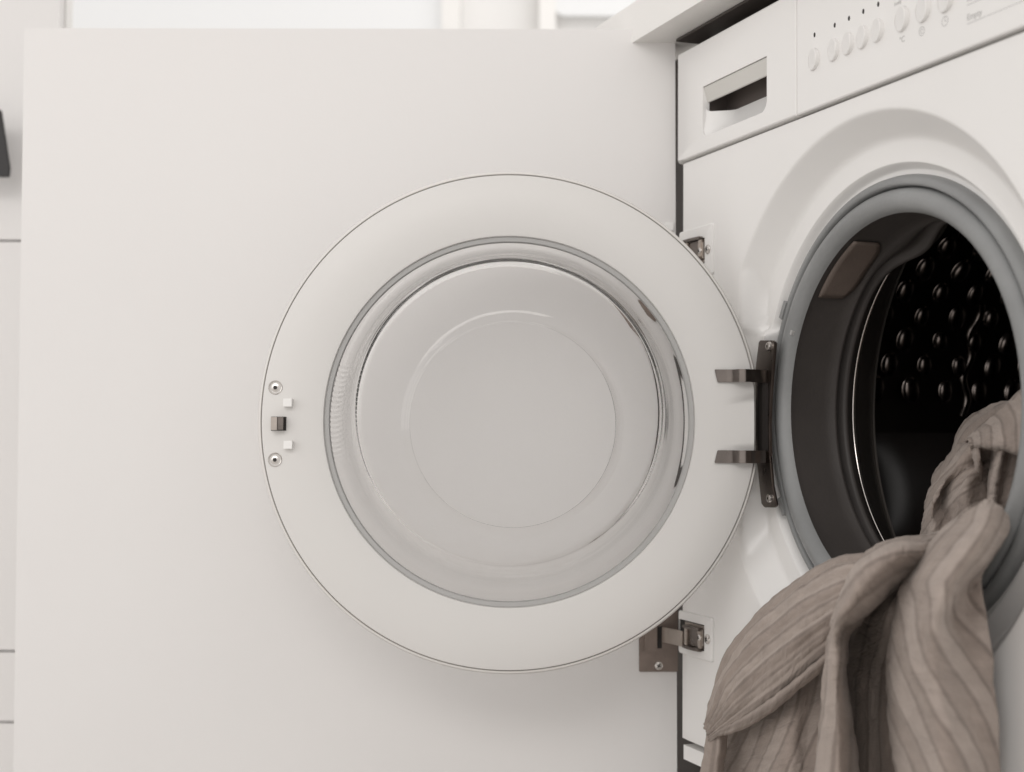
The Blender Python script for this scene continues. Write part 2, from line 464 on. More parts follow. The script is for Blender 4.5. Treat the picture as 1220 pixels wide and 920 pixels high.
# --- detergent drawer front with its grip scoop
def loft_loops(bm, loops, close_last=False):
    vl = [[bm.verts.new((x, y, z+CH)) for (x, y, z) in lp] for lp in loops]
    for a, b in zip(vl, vl[1:]):
        n = len(a)
        for i in range(n): bm.faces.new((a[i], b[i], b[(i+1) % n], a[(i+1) % n]))
    return vl
FP = -0.0035                                # control fascia stands a little proud
dx0, dx1, dz0, dz1 = -0.3130, -0.0874, ZS+0.0010, ZT
hx0, hx1, hz0, hz1 = -0.2515, -0.1345, 0.2565, 0.3040
hole = rrect(hx0, hx1, hz0, hz1, 0.009, 10, radii=(0.0012, 0.0012, 0.008, 0.010))
def outer_loop(inner, x0, x1, z0, z1):
    cx, cz = (hx0+hx1)/2, (hz0+hz1)/2
    out = []
    cs = [math.atan2(z-cz, x-cx) for x, z in ((x1, z1), (x0, z1), (x0, z0), (x1, z0))]
    angs = [math.atan2(z-cz, x-cx) for x, z in inner]
    for c in cs:
        k = min(range(len(angs)), key=lambda i: abs((angs[i]-c+PI) % (2*PI)-PI)); angs[k] = c
    for a in angs:
        dxh, dzh = rect_hit(a, x0-cx, x1-cx, z0-cz, z1-cz); out.append((cx+dxh, cz+dzh))
    return out
bm = bmesh.new()
lo = outer_loop(hole, dx0+0.0105, dx1-0.0008, dz0+0.0012, dz1-0.0015)
lo2 = outer_loop(hole, dx0+0.0030, dx1-0.0002, dz0+0.0003, dz1-0.0004)
lo3 = outer_loop(hole, dx0, dx1, dz0, dz1)
y = FP
loops = [[(x, 0.0145, z) for x, z in lo3], [(x, y+(0.009 if x < -0.30 else 0.0020), z) for x, z in lo3], [(x, y+(0.0052 if x < -0.30 else 0.0007), z) for x, z in lo2], [(x, y, z) for x, z in lo],
         [(x, y, z) for x, z in hole]]
ccx, ccz = (hx0+hx1)/2, (hz0+hz1)/2
def shrink(p, q, dep): return (p[0]+(ccx-p[0])*q*0.35, y+dep, p[1]+(ccz-p[1])*q)
loops.append([(x, y+0.0070, z) for x, z in hole])
vl = loft_loops(bm, loops)
drawer = part('detergent_drawer', bm, M['plastic'], smooth=35)
# scoop: a curved shell rising inwards from the lower edge, open at the top
bm = bmesh.new()
G = []
NU, NV_ = 48, 22
for i in range(NU+1):
    u = i/NU; row = []
    for j in range(NV_+1):
        v = j/NV_
        X = hx0+0.00015+(hx1-hx0-0.0003)*u
        zb = hz0+0.00015
        # rounded lower corners
        for (cx_, rr_, sgn) in ((hx0, 0.008, -1), (hx1, 0.010, 1)):
            dd = abs(X-cx_)
            if dd < rr_: zb = max(zb, hz0+rr_-math.sqrt(max(0, rr_*rr_-(rr_-dd)**2)))
        Z = zb+(hz1-zb)*v
        side = sstep(0, 0.022, X-hx0)*sstep(0, 0.012, hx1-X)
        dep = 0.0008+0.024*(1-(1-min(1, v/0.62))**2)*(0.12+0.88*side)
        ztop = 0.276-0.010*(1-sstep(0, 0.02, X-hx0))*0
        row.append(bm.verts.new((X, y+dep, Z+CH)))
    G.append(row)
for i in range(NU):
    for j in range(NV_):
        if (j+0.5)/NV_ < 0.50: bm.faces.new((G[i][j], G[i+1][j], G[i+1][j+1], G[i][j+1]))
for v in [v for v in bm.verts if not v.link_faces]: bm.verts.remove(v)
part('grip_scoop', bm, M['plastic'], drawer, smooth=60)
bm = bmesh.new()
box(bm, hx0-0.004, hx1+0.004, y+0.0275, y+0.031, 0.262, hz1+0.008, T)
box(bm, hx0-0.006, hx0-0.003, y+0.006, y+0.031, 0.262, hz1+0.008, T); box(bm, hx1+0.003, hx1+0.006, y+0.006, y+0.031, 0.262, hz1+0.008, T)
box(bm, hx0-0.004, hx1+0.004, y+0.010, y+0.031, hz1+0.004, hz1+0.008, T)
part('grip_cavity', bm, M['cavity'], drawer)
# grip flap: leans back towards its lower edge
bm = bmesh.new()
fx0, fx1 = hx0+0.0001, hx1-0.0001
P = [(fx0, y+0.0009, hz1-0.0006), (fx1, y+0.0009, hz1-0.0006), (fx1, y+0.0050, 0.2895), (fx0, y+0.0050, 0.2895)]
a = [bm.verts.new((p[0], p[1], p[2]+CH)) for p in P]; b = [bm.verts.new((p[0], p[1]+0.0022, p[2]+CH+0.0002)) for p in P]
bm.faces.new(a); bm.faces.new(list(reversed(b)))
for i in range(4): bm.faces.new((a[i], b[i], b[(i+1) % 4], a[(i+1) % 4]))
bmesh.ops.recalc_face_normals(bm, faces=bm.faces)
part('grip_flap', bm, M['grey_plastic'], drawer, bevel=0.0004, seg=2)

# --- control panel with round button wells
KN = [(-0.0600, 0.2825, 0.0090), (-0.0312, 0.2828, 0.0088), (-0.0110, 0.2828, 0.0088), (0.0087, 0.2826, 0.0088), (0.0284, 0.2826, 0.0088),
      (0.0592, 0.2828, 0.0094), (0.0845, 0.2828, 0.0094), (0.1100, 0.2828, 0.0094)]
bm = bmesh.new()
px0, px1, pz0, pz1 = -0.0862, 0.2985, ZS+0.0010, ZT
cuts = [px0+0.001]+[(KN[i][0]+KN[i+1][0])/2 for i in range(len(KN)-1)]+[0.1230, px1-0.001]
zb, zt = 0.2722, 0.2934
def quad(x0, x1, z0, z1): bm.faces.new([bm.verts.new((x, FP, z+CH)) for x, z in ((x0, z0), (x1, z0), (x1, z1), (x0, z1))])
quad(px0+0.001, px1-0.001, pz0+0.001, zb); quad(px0+0.001, px1-0.001, zt, pz1-0.001)
quad(cuts[-2], cuts[-1], zb, zt)
for k, (kx, kz, kr) in enumerate(KN):
    n = 48; x0, x1 = cuts[k], cuts[k+1]
    angs = [2*PI*i/n for i in range(n)]
    for xx, zz in ((x0, zb), (x1, zb), (x1, zt), (x0, zt)):
        c = math.atan2(zz-kz, xx-kx) % (2*PI)
        i = min(range(n), key=lambda q: abs((angs[q]-c+PI) % (2*PI)-PI)); angs[i] = c
    O, I, D = [], [], []
    for i in range(n):
        ox, oz = rect_hit(angs[i], x0-kx, x1-kx, zb-kz, zt-kz)
        O.append(bm.verts.new((kx+ox, FP, kz+oz+CH)))
        a = 2*PI*i/n
        I.append(bm.verts.new((kx+kr*math.cos(a), FP, kz+kr*math.sin(a)+CH)))
        D.append(bm.verts.new((kx+kr*math.cos(a), FP+0.006, kz+kr*math.sin(a)+CH)))
    for i in range(n):
        j = (i+1) % n
        bm.faces.new((O[i], O[j], I[j], I[i])); bm.faces.new((I[i], I[j], D[j], D[i]))
# folded edge of the fascia
E0 = [(px0+0.001, pz0+0.001), (px1-0.001, pz0+0.001), (px1-0.001, pz1-0.001), (px0+0.001, pz1-0.001)]
E1 = [(px0, pz0), (px1, pz0), (px1, pz1), (px0, pz1)]
A = [bm.verts.new((x, FP, z+CH)) for x, z in E0]; B = [bm.verts.new((x, FP+0.0008, z+CH)) for x, z in E1]; Cc = [bm.verts.new((x, 0.02, z+CH)) for x, z in E1]
for i in range(4):
    j = (i+1) % 4; bm.faces.new((A[i], A[j], B[j], B[i])); bm.faces.new((B[i], B[j], Cc[j], Cc[i]))
bmesh.ops.remove_doubles(bm, verts=bm.verts, dist=1e-5)
bmesh.ops.recalc_face_normals(bm, faces=bm.faces)
ctrl = part('control_panel', bm, M['plastic'], smooth=30)
bmesh_button = None
for k, (kx, kz, kr) in enumerate(KN):
    if k in (0, 5):
        bm = bmesh.new(); r = kr-0.0001
        rg = lathe(bm, [(r, 0.005), (r, 0.0004), (r-0.0006, 0.0), (r*0.7, 0.0001)], 48, fn=lambda v, a, q: Vector((v.x, v.y-0.0021-0.26*v.x if v.y < 0.003 else v.y, v.z)))
        cap(bm, rg[-1]); bmesh.ops.recalc_face_normals(bm, faces=bm.faces)
        bmesh_button = bpy.data.meshes.new('button'); bm.to_mesh(bmesh_button); bm.free()
    o = link('button', bmesh_button, M['plastic'], ctrl, smooth=30 if k in (0, 5) else None)
    o.location = (kx, FP, kz+CH)
bm = bmesh.new(); rg = lathe(bm, [(0.0017, 0.001), (0.0017, -0.0002)], 16); cap(bm, rg[-1])
led = bpy.data.meshes.new('indicator_light'); bm.to_mesh(led); bm.free(); led.materials.append(M['dark'])
for x in (-0.0587, -0.0293, -0.0093, 0.0101, 0.0297):
    o = link('indicator_light', led, None, ctrl); o.location = (x, FP, 0.3021+CH); o.scale = (0.8, 1, 1.15)
# printing
def text(s, x, z, size, parent, name='lettering', m='print'):
    cu = bpy.data.curves.new(name, 'FONT'); cu.body = s; cu.size = size; cu.extrude = 0.00005
    t = bpy.data.objects.new(name, cu); sc.collection.objects.link(t)
    dg = bpy.context.evaluated_depsgraph_get()
    me = bpy.data.meshes.new_from_object(t.evaluated_get(dg)); bpy.data.objects.remove(t)
    o = link(name, me, M[m], parent); o.rotation_euler = (PI/2, 0, 0); o.location = (x, FP-0.00012, z+CH)
    return o
text('\u00b0C', 0.0560, 0.2655, 0.0062, ctrl)
def ring_mark(bm, cx, cz, r, w, a0=0, a1=2*PI, n=32):
    V = []
    for i in range(n+1):
        a = a0+(a1-a0)*i/n
        V.append((bm.verts.new((cx+(r-w)*math.cos(a), FP-0.00012, cz+(r-w)*math.sin(a)+CH)), bm.verts.new((cx+r*math.cos(a), FP-0.00012, cz+r*math.sin(a)+CH))))
    for p, q in zip(V, V[1:]): bm.faces.new((p[0], q[0], q[1], p[1]))
def bar_mark(bm, x0, z0, x1, z1, w):
    d = Vector((x1-x0, z1-z0)).normalized(); n = Vector((-d.y, d.x))*w/2
    bm.faces.new([bm.verts.new((x, FP-0.00013, z+CH)) for x, z in ((x0-n.x, z0-n.y), (x1-n.x, z1-n.y), (x1+n.x, z1+n.y), (x0+n.x, z0+n.y))])
bm = bmesh.new(); ring_mark(bm, 0.0830, 0.2675, 0.0034, 0.0005)
ring_mark(bm, 0.0830, 0.2675, 0.0017, 0.0005, 0.4, 5.4)
part('spin_symbol', bm, M['print'], ctrl)
bm = bmesh.new(); ring_mark(bm, 0.1095, 0.2675, 0.0036, 0.0005); bar_mark(bm, 0.1095, 0.2675, 0.1095, 0.2700, 0.0005); bar_mark(bm, 0.1095, 0.2675, 0.1112, 0.2675, 0.0005)
part('clock_symbol', bm, M['print'], ctrl)
text('Empty', 0.1335, 0.2612, 0.0062, ctrl)
text('Rinse', 0.1335, 0.2742, 0.0062, ctrl)
text('(cold)', 0.0500, 0.2950, 0.0036, ctrl)
bm = bmesh.new(); bar_mark(bm, 0.1335, 0.2588, 0.205, 0.2588, 0.0004); bar_mark(bm, 0.1335, 0.2718, 0.205, 0.2718, 0.0004)
part('printed_rule', bm, M['print'], ctrl)

# --- gasket
bm = bmesh.new()
def wob(v, a, r): return v
prof = [(0.1790, 0.036), (0.1788, 0.0300), (0.1775, 0.0262), (0.1752, 0.0240), (0.1722, 0.0232), (0.1704, 0.0240), (0.1698, 0.0275), (0.1692, 0.0310), (0.1684, 0.0275),
        (0.1668, 0.0238), (0.1640, 0.0215), (0.1600, 0.0205), (0.1560, 0.0212), (0.1528, 0.0236), (0.1508, 0.0265), (0.1498, 0.0290)]
lathe(bm, prof, 200, cz=CH)
bmesh.ops.recalc_face_normals(bm, faces=bm.faces)
gasket = part('door_gasket', bm, M['rubber'], smooth=70)
bm = bmesh.new()
def sag(v, a, r): return v
prof = [(0.1498, 0.0290), (0.1503, 0.0310), (0.1510, 0.036), (0.1512, 0.050), (0.1506, 0.062), (0.1498, 0.0685), (0.1480, 0.0715), (0.1475, 0.0735), (0.1500, 0.0755), (0.1560, 0.077),
        (0.1580, 0.0790), (0.1565, 0.0810), (0.1520, 0.0825), (0.1500, 0.0850), (0.1510, 0.0880), (0.1560, 0.0900), (0.1600, 0.0935), (0.1620, 0.100)]
def fold(v, a, r):
    if v.y > 0.071:
        q = (math.degrees(a)-112)/13; e = math.exp(-q*q)*sstep(0.071, 0.080, v.y)
        k = 1-0.062*e
        v.x *= k; v.z = (v.z-CH)*k+CH; v.y += 0.012*e
    return v
lathe(bm, prof, 200, cz=CH, fn=fold)
part('bellows', bm, M['bellows'], gasket, smooth=70)
# flat patch moulded in the bellows
bm = bmesh.new(); V = []
for i in range(15):
    a = R(114+26*i/14); row = []
    for j in range(7):
        dd = 0.0345+(0.0335-0.010*abs(2*i/14-1)**4)*j/6
        rr = 0.1496
        row.append(bm.verts.new((rr*math.cos(a), dd, rr*math.sin(a)+CH)))
    V.append(row)
for i in range(14):
    for j in range(6): bm.faces.new((V[i][j], V[i+1][j], V[i+1][j+1], V[i][j+1]))
o = part('gasket_patch', bm, M['patch'], gasket, smooth=60)
md = o.modifiers.new('s', 'SOLIDIFY'); md.thickness = 0.0016; md.offset = 0
# moulded tabs on the gasket edge
for adeg, rr in ((150, 0.1755), (208, 0.1755), (40, 0.1620), (154, 0.1545)):
    bm = bmesh.new(); big = adeg in (150, 208)
    box(bm, -0.0022, 0.0022, -0.0015, 0.006, -0.008 if big else -0.002, 0.008 if big else 0.002)
    o = part('gasket_tab', bm, M['rubber'] if big else M['seal'], gasket, bevel=0.0007)
    a = R(adeg); o.location = (rr*math.cos(a), 0.0235, rr*math.sin(a)+CH); o.rotation_euler = (0, -a, 0)

# --- drum
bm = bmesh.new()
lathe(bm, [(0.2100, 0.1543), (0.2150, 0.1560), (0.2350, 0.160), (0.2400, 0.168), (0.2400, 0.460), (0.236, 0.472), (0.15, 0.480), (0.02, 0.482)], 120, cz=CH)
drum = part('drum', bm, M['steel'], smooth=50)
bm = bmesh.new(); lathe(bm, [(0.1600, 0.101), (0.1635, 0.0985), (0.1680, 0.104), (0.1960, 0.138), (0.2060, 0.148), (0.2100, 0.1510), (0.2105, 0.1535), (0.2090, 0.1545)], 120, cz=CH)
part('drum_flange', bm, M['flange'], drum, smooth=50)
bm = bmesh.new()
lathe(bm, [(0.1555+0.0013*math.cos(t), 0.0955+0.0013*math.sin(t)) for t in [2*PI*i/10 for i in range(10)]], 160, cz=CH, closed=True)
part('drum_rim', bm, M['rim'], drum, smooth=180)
bm = bmesh.new(); prof = [(0.0098*math.sin(t), -0.0062*math.cos(t)) for t in [PI/2*(1-i/5) for i in range(6)]]
rg = lathe(bm, [(0.0112, 0.0006)]+[(max(p[0], 0.0004), p[1]) for p in prof], 18); cap(bm, rg[-1])
bmesh.ops.recalc_face_normals(bm, faces=bm.faces)
dm = bpy.data.meshes.new('dimple'); bm.to_mesh(dm); bm.free(); dm.materials.append(M['dimple'])
for p in dm.polygons: p.use_smooth = True
ndim = 0
for row in range(7):
    for k in range(62):
        d = 0.176+0.040*(row+((-k) % 3)/3)
        a = 2*PI*k/62
        deg = math.degrees(a) % 360
        if not (88 < deg < 179): continue
        o = link('dimple', dm, None, drum); ndim += 1
        rr = 0.2395
        # local -y of the dimple points to the drum axis
        ax = Vector((-math.cos(a), 0, -math.sin(a)))
        yv = -ax; xv = Vector((0, 1, 0)); zv = xv.cross(yv)
        mtx = Matrix((xv, yv, zv)).transposed().to_4x4(); mtx.translation = (rr*math.cos(a), d, rr*math.sin(a)+CH)
        jit = 0.88+0.28*random.random()
        o.matrix_basis = mtx @ Matrix.Rotation(random.uniform(-.25, .25), 4, 'Y') @ Matrix.Diagonal((jit*0.86, random.uniform(0.7, 1.1), jit*1.22, 1))
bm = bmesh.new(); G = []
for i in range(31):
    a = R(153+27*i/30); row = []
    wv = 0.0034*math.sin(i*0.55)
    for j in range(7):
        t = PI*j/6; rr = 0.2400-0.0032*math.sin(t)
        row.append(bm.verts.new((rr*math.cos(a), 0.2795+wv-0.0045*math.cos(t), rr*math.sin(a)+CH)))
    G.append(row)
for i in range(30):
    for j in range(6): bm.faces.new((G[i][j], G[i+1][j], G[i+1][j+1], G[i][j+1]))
bmesh.ops.recalc_face_normals(bm, faces=bm.faces)
part('streak_ridge', bm, M['dimple'], drum, smooth=60)  # added ridge of brighter steel, stands for a reflection streak on the wall
# lifter paddle: rounded ridge along the drum wall
bm = bmesh.new()
def lifter(adeg):
    G = []
    for i in range(25):
        d = 0.175+0.27*i/24; row = []
        e = math.sin(PI*min(1, max(0, (d-0.175)/0.27)))**0.35
        for j in range(17):
            t = j/16*2-1
            hgt = 0.030*e*(1-abs(t)**2.2)
            a = R(adeg)+t*R(13)
            rr = 0.2402-hgt
            row.append(bm.verts.new((rr*math.cos(a), d, rr*math.sin(a)+CH)))
        G.append(row)
    for i in range(24):
        for j in range(16): bm.faces.new((G[i][j], G[i+1][j], G[i+1][j+1], G[i][j+1]))
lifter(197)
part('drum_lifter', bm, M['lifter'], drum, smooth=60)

# --- hinge bracket on the machine, in its pocket
br = []
bm = bmesh.new()
def mpx(px, py, d):
    v = MW.inverted() @ on_machine(px, py, -d); return v.x, v.z
pts = [mpx(px, py, 0.010) for px, py in ((903.5,403.5),(905,402),(920,402),(923,404),(921,430),(918.5,470),(917.5,500),(918.5,540),(922,575),(927,598),(925,601),(912,601),(909,597),(903.5,552),(900,530),(899,470),(899.5,440))]
prism(bm, pts, 0.0095, 0.0125)
bracket = part('hinge_bracket', bm, M['hinge'], bevel=0.0008)
hx_, hz_ = mpx(904, 445, 0.006); hx2, hz2 = mpx(911.5, 548, 0.006)
bm = bmesh.new(); box(bm, hx_, hx2, 0.0045, 0.0095, hz2, hz_)
part('hinge_pin_housing', bm, M['dark'], bracket, bevel=0.001)
sm = screw_mesh(0.0040, cross=False, dome=0.6)
for px, py in ((916.5, 409), (919.5, 590)):
    x, z = mpx(px, py, 0.0092)
    o = link('screw', sm, None, bracket); o.location = (x, 0.0093, z)

# --- the glass door, swung open
DC = Vector((-0.0022, 1.25, CZ+0.0172))
DW = Matrix.Translation(DC)
def flat(v, a, r):
    if v.x > 0.2112: v.x = 0.2112+(v.x-0.2112)*0.05
    return v
bm = bmesh.new()
prof = [(0.1600, 0.014), (0.1600, 0.0016), (0.1606, 0.0004), (0.1620, 0.0), (0.185, -0.0006), (0.2122, 0.0), (0.2133, 0.0005), (0.2137, 0.0018), (0.2137, 0.010), (0.190, 0.012), (0.165, 0.014)]
lathe(bm, prof, 240, closed=True, fn=flat); bmesh.ops.recalc_face_normals(bm, faces=bm.faces)
door = part('door', bm, M['door_plastic'], smooth=45)
door['label'] = 'round open glass door with white plastic ring'
place(door, DW, MW)
def dpart(name, bm, m, smooth=None, bevel=0):
    return ob(name, bm, m, door, smooth, bevel)
bm = bmesh.new()
prof = [(0.2143, 0.010), (0.2143, 0.0022), (0.2148, 0.0012), (0.2160, 0.0016), (0.2174, 0.0045), (0.2180, 0.012), (0.2172, 0.022), (0.207, 0.034), (0.185, 0.038), (0.160, 0.038), (0.160, 0.036), (0.185, 0.036), (0.205, 0.031), (0.2125, 0.020)]
def flat2(v, a, r):
    if v.x > 0.2122: v.x = 0.2122+(v.x-0.2122)*0.15
    return v
lathe(bm, prof, 240, closed=True, fn=flat2); bmesh.ops.recalc_face_normals(bm, faces=bm.faces)
dpart('outer_shell', bm, M['door_edge'], smooth=45)
bm = bmesh.new()
lathe(bm, [(0.1603, 0.0130), (0.1603, 0.0030), (0.1592, 0.0022), (0.1560, 0.0026), (0.1552, 0.0040), (0.1552, 0.0075), (0.157, 0.0130)], 200, closed=True)
bmesh.ops.recalc_face_normals(bm, faces=bm.faces)
dpart('glass_seal', bm, M['seal'], smooth=40)
# glass bowl: inner surface then outer surface, one closed shell
out = [(0.1585, 0.0085), (0.1545, 0.0072), (0.1505, 0.0060), (0.1470, 0.0035, 0, .001), (0.1430, -0.002, 0, .002), (0.1390, -0.0100, 0, .0035), (0.1350, -0.0180, 0, .005), (0.1315, -0.0238, 0, .0065), (0.1275, -0.0272, 0, .007), (0.1230, -0.0282, 0.000, .0065),
       (0.1150, -0.0284, 0.001, .004), (0.1030, -0.0285, 0.003, .000), (0.0955, -0.0287, 0.003, -.002), (0.0915, -0.0300, 0.003, -.003), (0.0880, -0.0318, 0.003, -.003), (0.0840, -0.0324, 0.003, -.003), (0.060, -0.0325, .002, -.002), (0.030, -0.0325), (0.0008, -0.0325)]
th = 0.0038
inn = []
for i, p in enumerate(out):
    a = out[max(0, i-1)]; b = out[min(len(out)-1, i+1)]
    tx, ty = b[0]-a[0], b[1]-a[1]; l = math.hypot(tx, ty); nx, ny = ty/l, -tx/l   # towards +y / smaller r
    if ny < 0: nx, ny = nx, ny
    q = (max(p[0]+nx*th, 0.0006), p[1]+ny*th)
    inn.append(q+tuple(p[2:]))
def dense(P, k=5):
    Pv = [Vector((p[0], p[1], p[2] if len(p) > 2 else 0, p[3] if len(p) > 3 else 0)) for p in P]
    return [tuple(catmull(Pv, i/k)) for i in range((len(P)-1)*k+1)]
bm = bmesh.new()
def ribs(v, a, r):
    if v.y < 0.004:
        v.y -= 0.0011*math.exp(-((r-0.1300)/0.0012)**2)+0.0004*math.exp(-((r-0.0900)/0.0014)**2)+0.0005*math.exp(-((r-0.1420)/0.0012)**2)
    if 0.1440 < r < 0.1560:
        q = math.degrees(a)-180
        e = sstep(-21, -17, q)*(1-sstep(13, 15, q))
        v.y += 0.0009*e*math.sin(a*216)
    return v
O_ = lathe(bm, dense(out), 1080, fn=ribs)
bm.faces.new(O_[-1])
I_ = lathe(bm, dense(inn), 1080)
bm.faces.new(list(reversed(I_[-1])))
n = 1080
for i in range(n):
    j = (i+1) % n; bm.faces.new((O_[0][j], O_[0][i], I_[0][i], I_[0][j]))
bmesh.ops.recalc_face_normals(bm, faces=bm.faces)
dpart('glass_bowl', bm, M['glass'], smooth=60)
def dpx(px, py, y=0.0):                     # photo pixel to door coordinates
    Y = DC.y+y
    return (px-610)/FPX*Y-DC.x, Y*math.tan(PITCH+(460-py)/FPX)+CZ-DC.z
sm2 = screw_mesh(0.0043, cross=False, dome=0.10)
for px, py in ((328, 463.5), (328.5, 549.5)):
    x, z = dpx(px, py)
    bm = bmesh.new(); lathe(bm, [(0.0062, 0.0008), (0.0062, -0.0004), (0.0057, -0.0009), (0.0050, -0.0006), (0.0047, 0.0008)], 32)
    o = dpart('screw_seat', bm, M['screw'], smooth=40); o.location = (x, 0, z)
    o = link('screw', sm2, None, door); o.location = (x, -0.0001, z)
    bm = bmesh.new(); rg = lathe(bm, [(0.0019, -0.0012), (0.0018, -0.00125)], 6); cap(bm, rg[-1])
    o = dpart('screw_socket', bm, M['dark']); o.location = (x, -0.0001, z)
for px, py in ((344, 481.5), (345, 531.5)):
    x, z = dpx(px, py); bm = bmesh.new(); box(bm, x-0.0036, x+0.0036, -0.0075, 0.001, z-0.0034, z+0.0034)
    dpart('locating_peg', bm, M['white_peg'], bevel=0.0009)
x, z = dpx(333, 506.5)
bm = bmesh.new()
box(bm, x-0.0056, x-0.0004, -0.010, 0.001, z-0.0056, z+0.0056)
dpart('latch_hook', bm, M['arm'], bevel=0.0010)
bm = bmesh.new(); box(bm, x-0.0002, x+0.0046, -0.0085, 0.001, z-0.0052, z+0.0056)
dpart('latch_catch', bm, M['hinge'], bevel=0.0008)
bm = bmesh.new(); box(bm, x-0.0068, x+0.0062, -0.0012, 0.001, z-0.0060, z+0.0060)
dpart('latch_slot', bm, M['dark'])
# hinge straps: door ring -> pin housing
for py0, py1, pyc in ((439, 454, 0), (535, 550, 1)):
    _, z1 = dpx(860, py0); _, z0 = dpx(860, py1)
    path = []
    for px, yy in ((852, -0.0025), (866, -0.0026), (873, -0.0030), (877, -0.0062), (882, -0.0108), (888, -0.0120), (894, -0.0100), (899, -0.0055), (905, -0.0030), (911, 0.0020), (918, 0.0120)):
        Y = DC.y+yy; path.append(((px-610)/FPX*Y-DC.x, yy))
    bm = bmesh.new(); bezier_ribbon(bm, path, z0, z1, 0.0022)
    for v in bm.verts:
        if v.co.x < path[0][0]+0.002: v.co.x += (0.0022 if (pyc == 0) == (v.co.z < (z0+z1)/2) else -0.0004)
    o = dpart('hinge_strap', bm, M['hinge'], bevel=0.0004)

# ================================================================== CABINET DOOR
CDY = 1.42
cdw = Matrix.Translation((-0.4815, CDY, 0.10)) @ Matrix.Rotation(-0.0042, 4, 'Y')
kcab = empty('kitchen_cabinet', MW, 'white kitchen cabinet whose large flat door stands open behind the round glass door', 'cabinet')
WD = 0.6440
bm = bmesh.new(); box(bm, 0, WD, 0, 0.018, 0, 0.7555)
cabd = ob('cabinet_door', bm, M['laminate'], kcab, bevel=0.0010); place(cabd, cdw, MW)
def cpx(px, py, y=0.0):
    Y = CDY+y; v = cdw.inverted() @ Vector(((px-610)/FPX*Y, Y, CZ+Y*math.tan(PITCH+(460-py)/FPX)))
    return v.x, v.z
# lower hinge: plate, raised boss, arm, screw
def hinge(cy, dz, boss):
    x0, _ = cpx(762, cy); x1, _ = cpx(808, cy)
    _, zc = cpx(785, cy); H = 0.0335; zp = zc+dz
    bm = bmesh.new(); prism(bm, rrect(x0, x1, zp-H, zp+H, 0.0015, 4), -0.0022, 0.0003)
    ob('hinge_plate', bm, M['plate'], cabd, bevel=0.0005)
    a0, _ = cpx(766, cy); a1, _ = cpx(787, cy)
    bm = bmesh.new()
    prism(bm, [(a0, zc-0.012), (a0+0.003, zc-0.0150), (a1-0.002, zc-0.0150), (a1+0.0055, zc-0.0090), (a1+0.0055, zc+0.0090), (a1-0.002, zc+0.0150), (a0+0.003, zc+0.0150), (a0, zc+0.012)], -0.0034, -0.0021)
    ob('hinge_cup_rim', bm, M['plate'], cabd, bevel=0.0006)
    bm = bmesh.new(); box(bm, a0+0.0015, a1-0.0035, -0.0085, -0.0021, zc-0.0125, zc+0.0125)
    ob('hinge_cup', bm, M['plate'], cabd, bevel=0.0024, seg=3)
    bm = bmesh.new(); box(bm, a1-0.0032, a1+0.0014, -0.0040, -0.0021, zc-0.0105, zc+0.0105); ob('cup_slot', bm, M['dark'], cabd)
    for s in (-1, 1):
        o = link('screw', screw_mesh(0.0040, cross=True, dome=0.06), None, cabd); o.location = ((x0+x1)/2, -0.0021, zp+s*0.0275)
    return zc
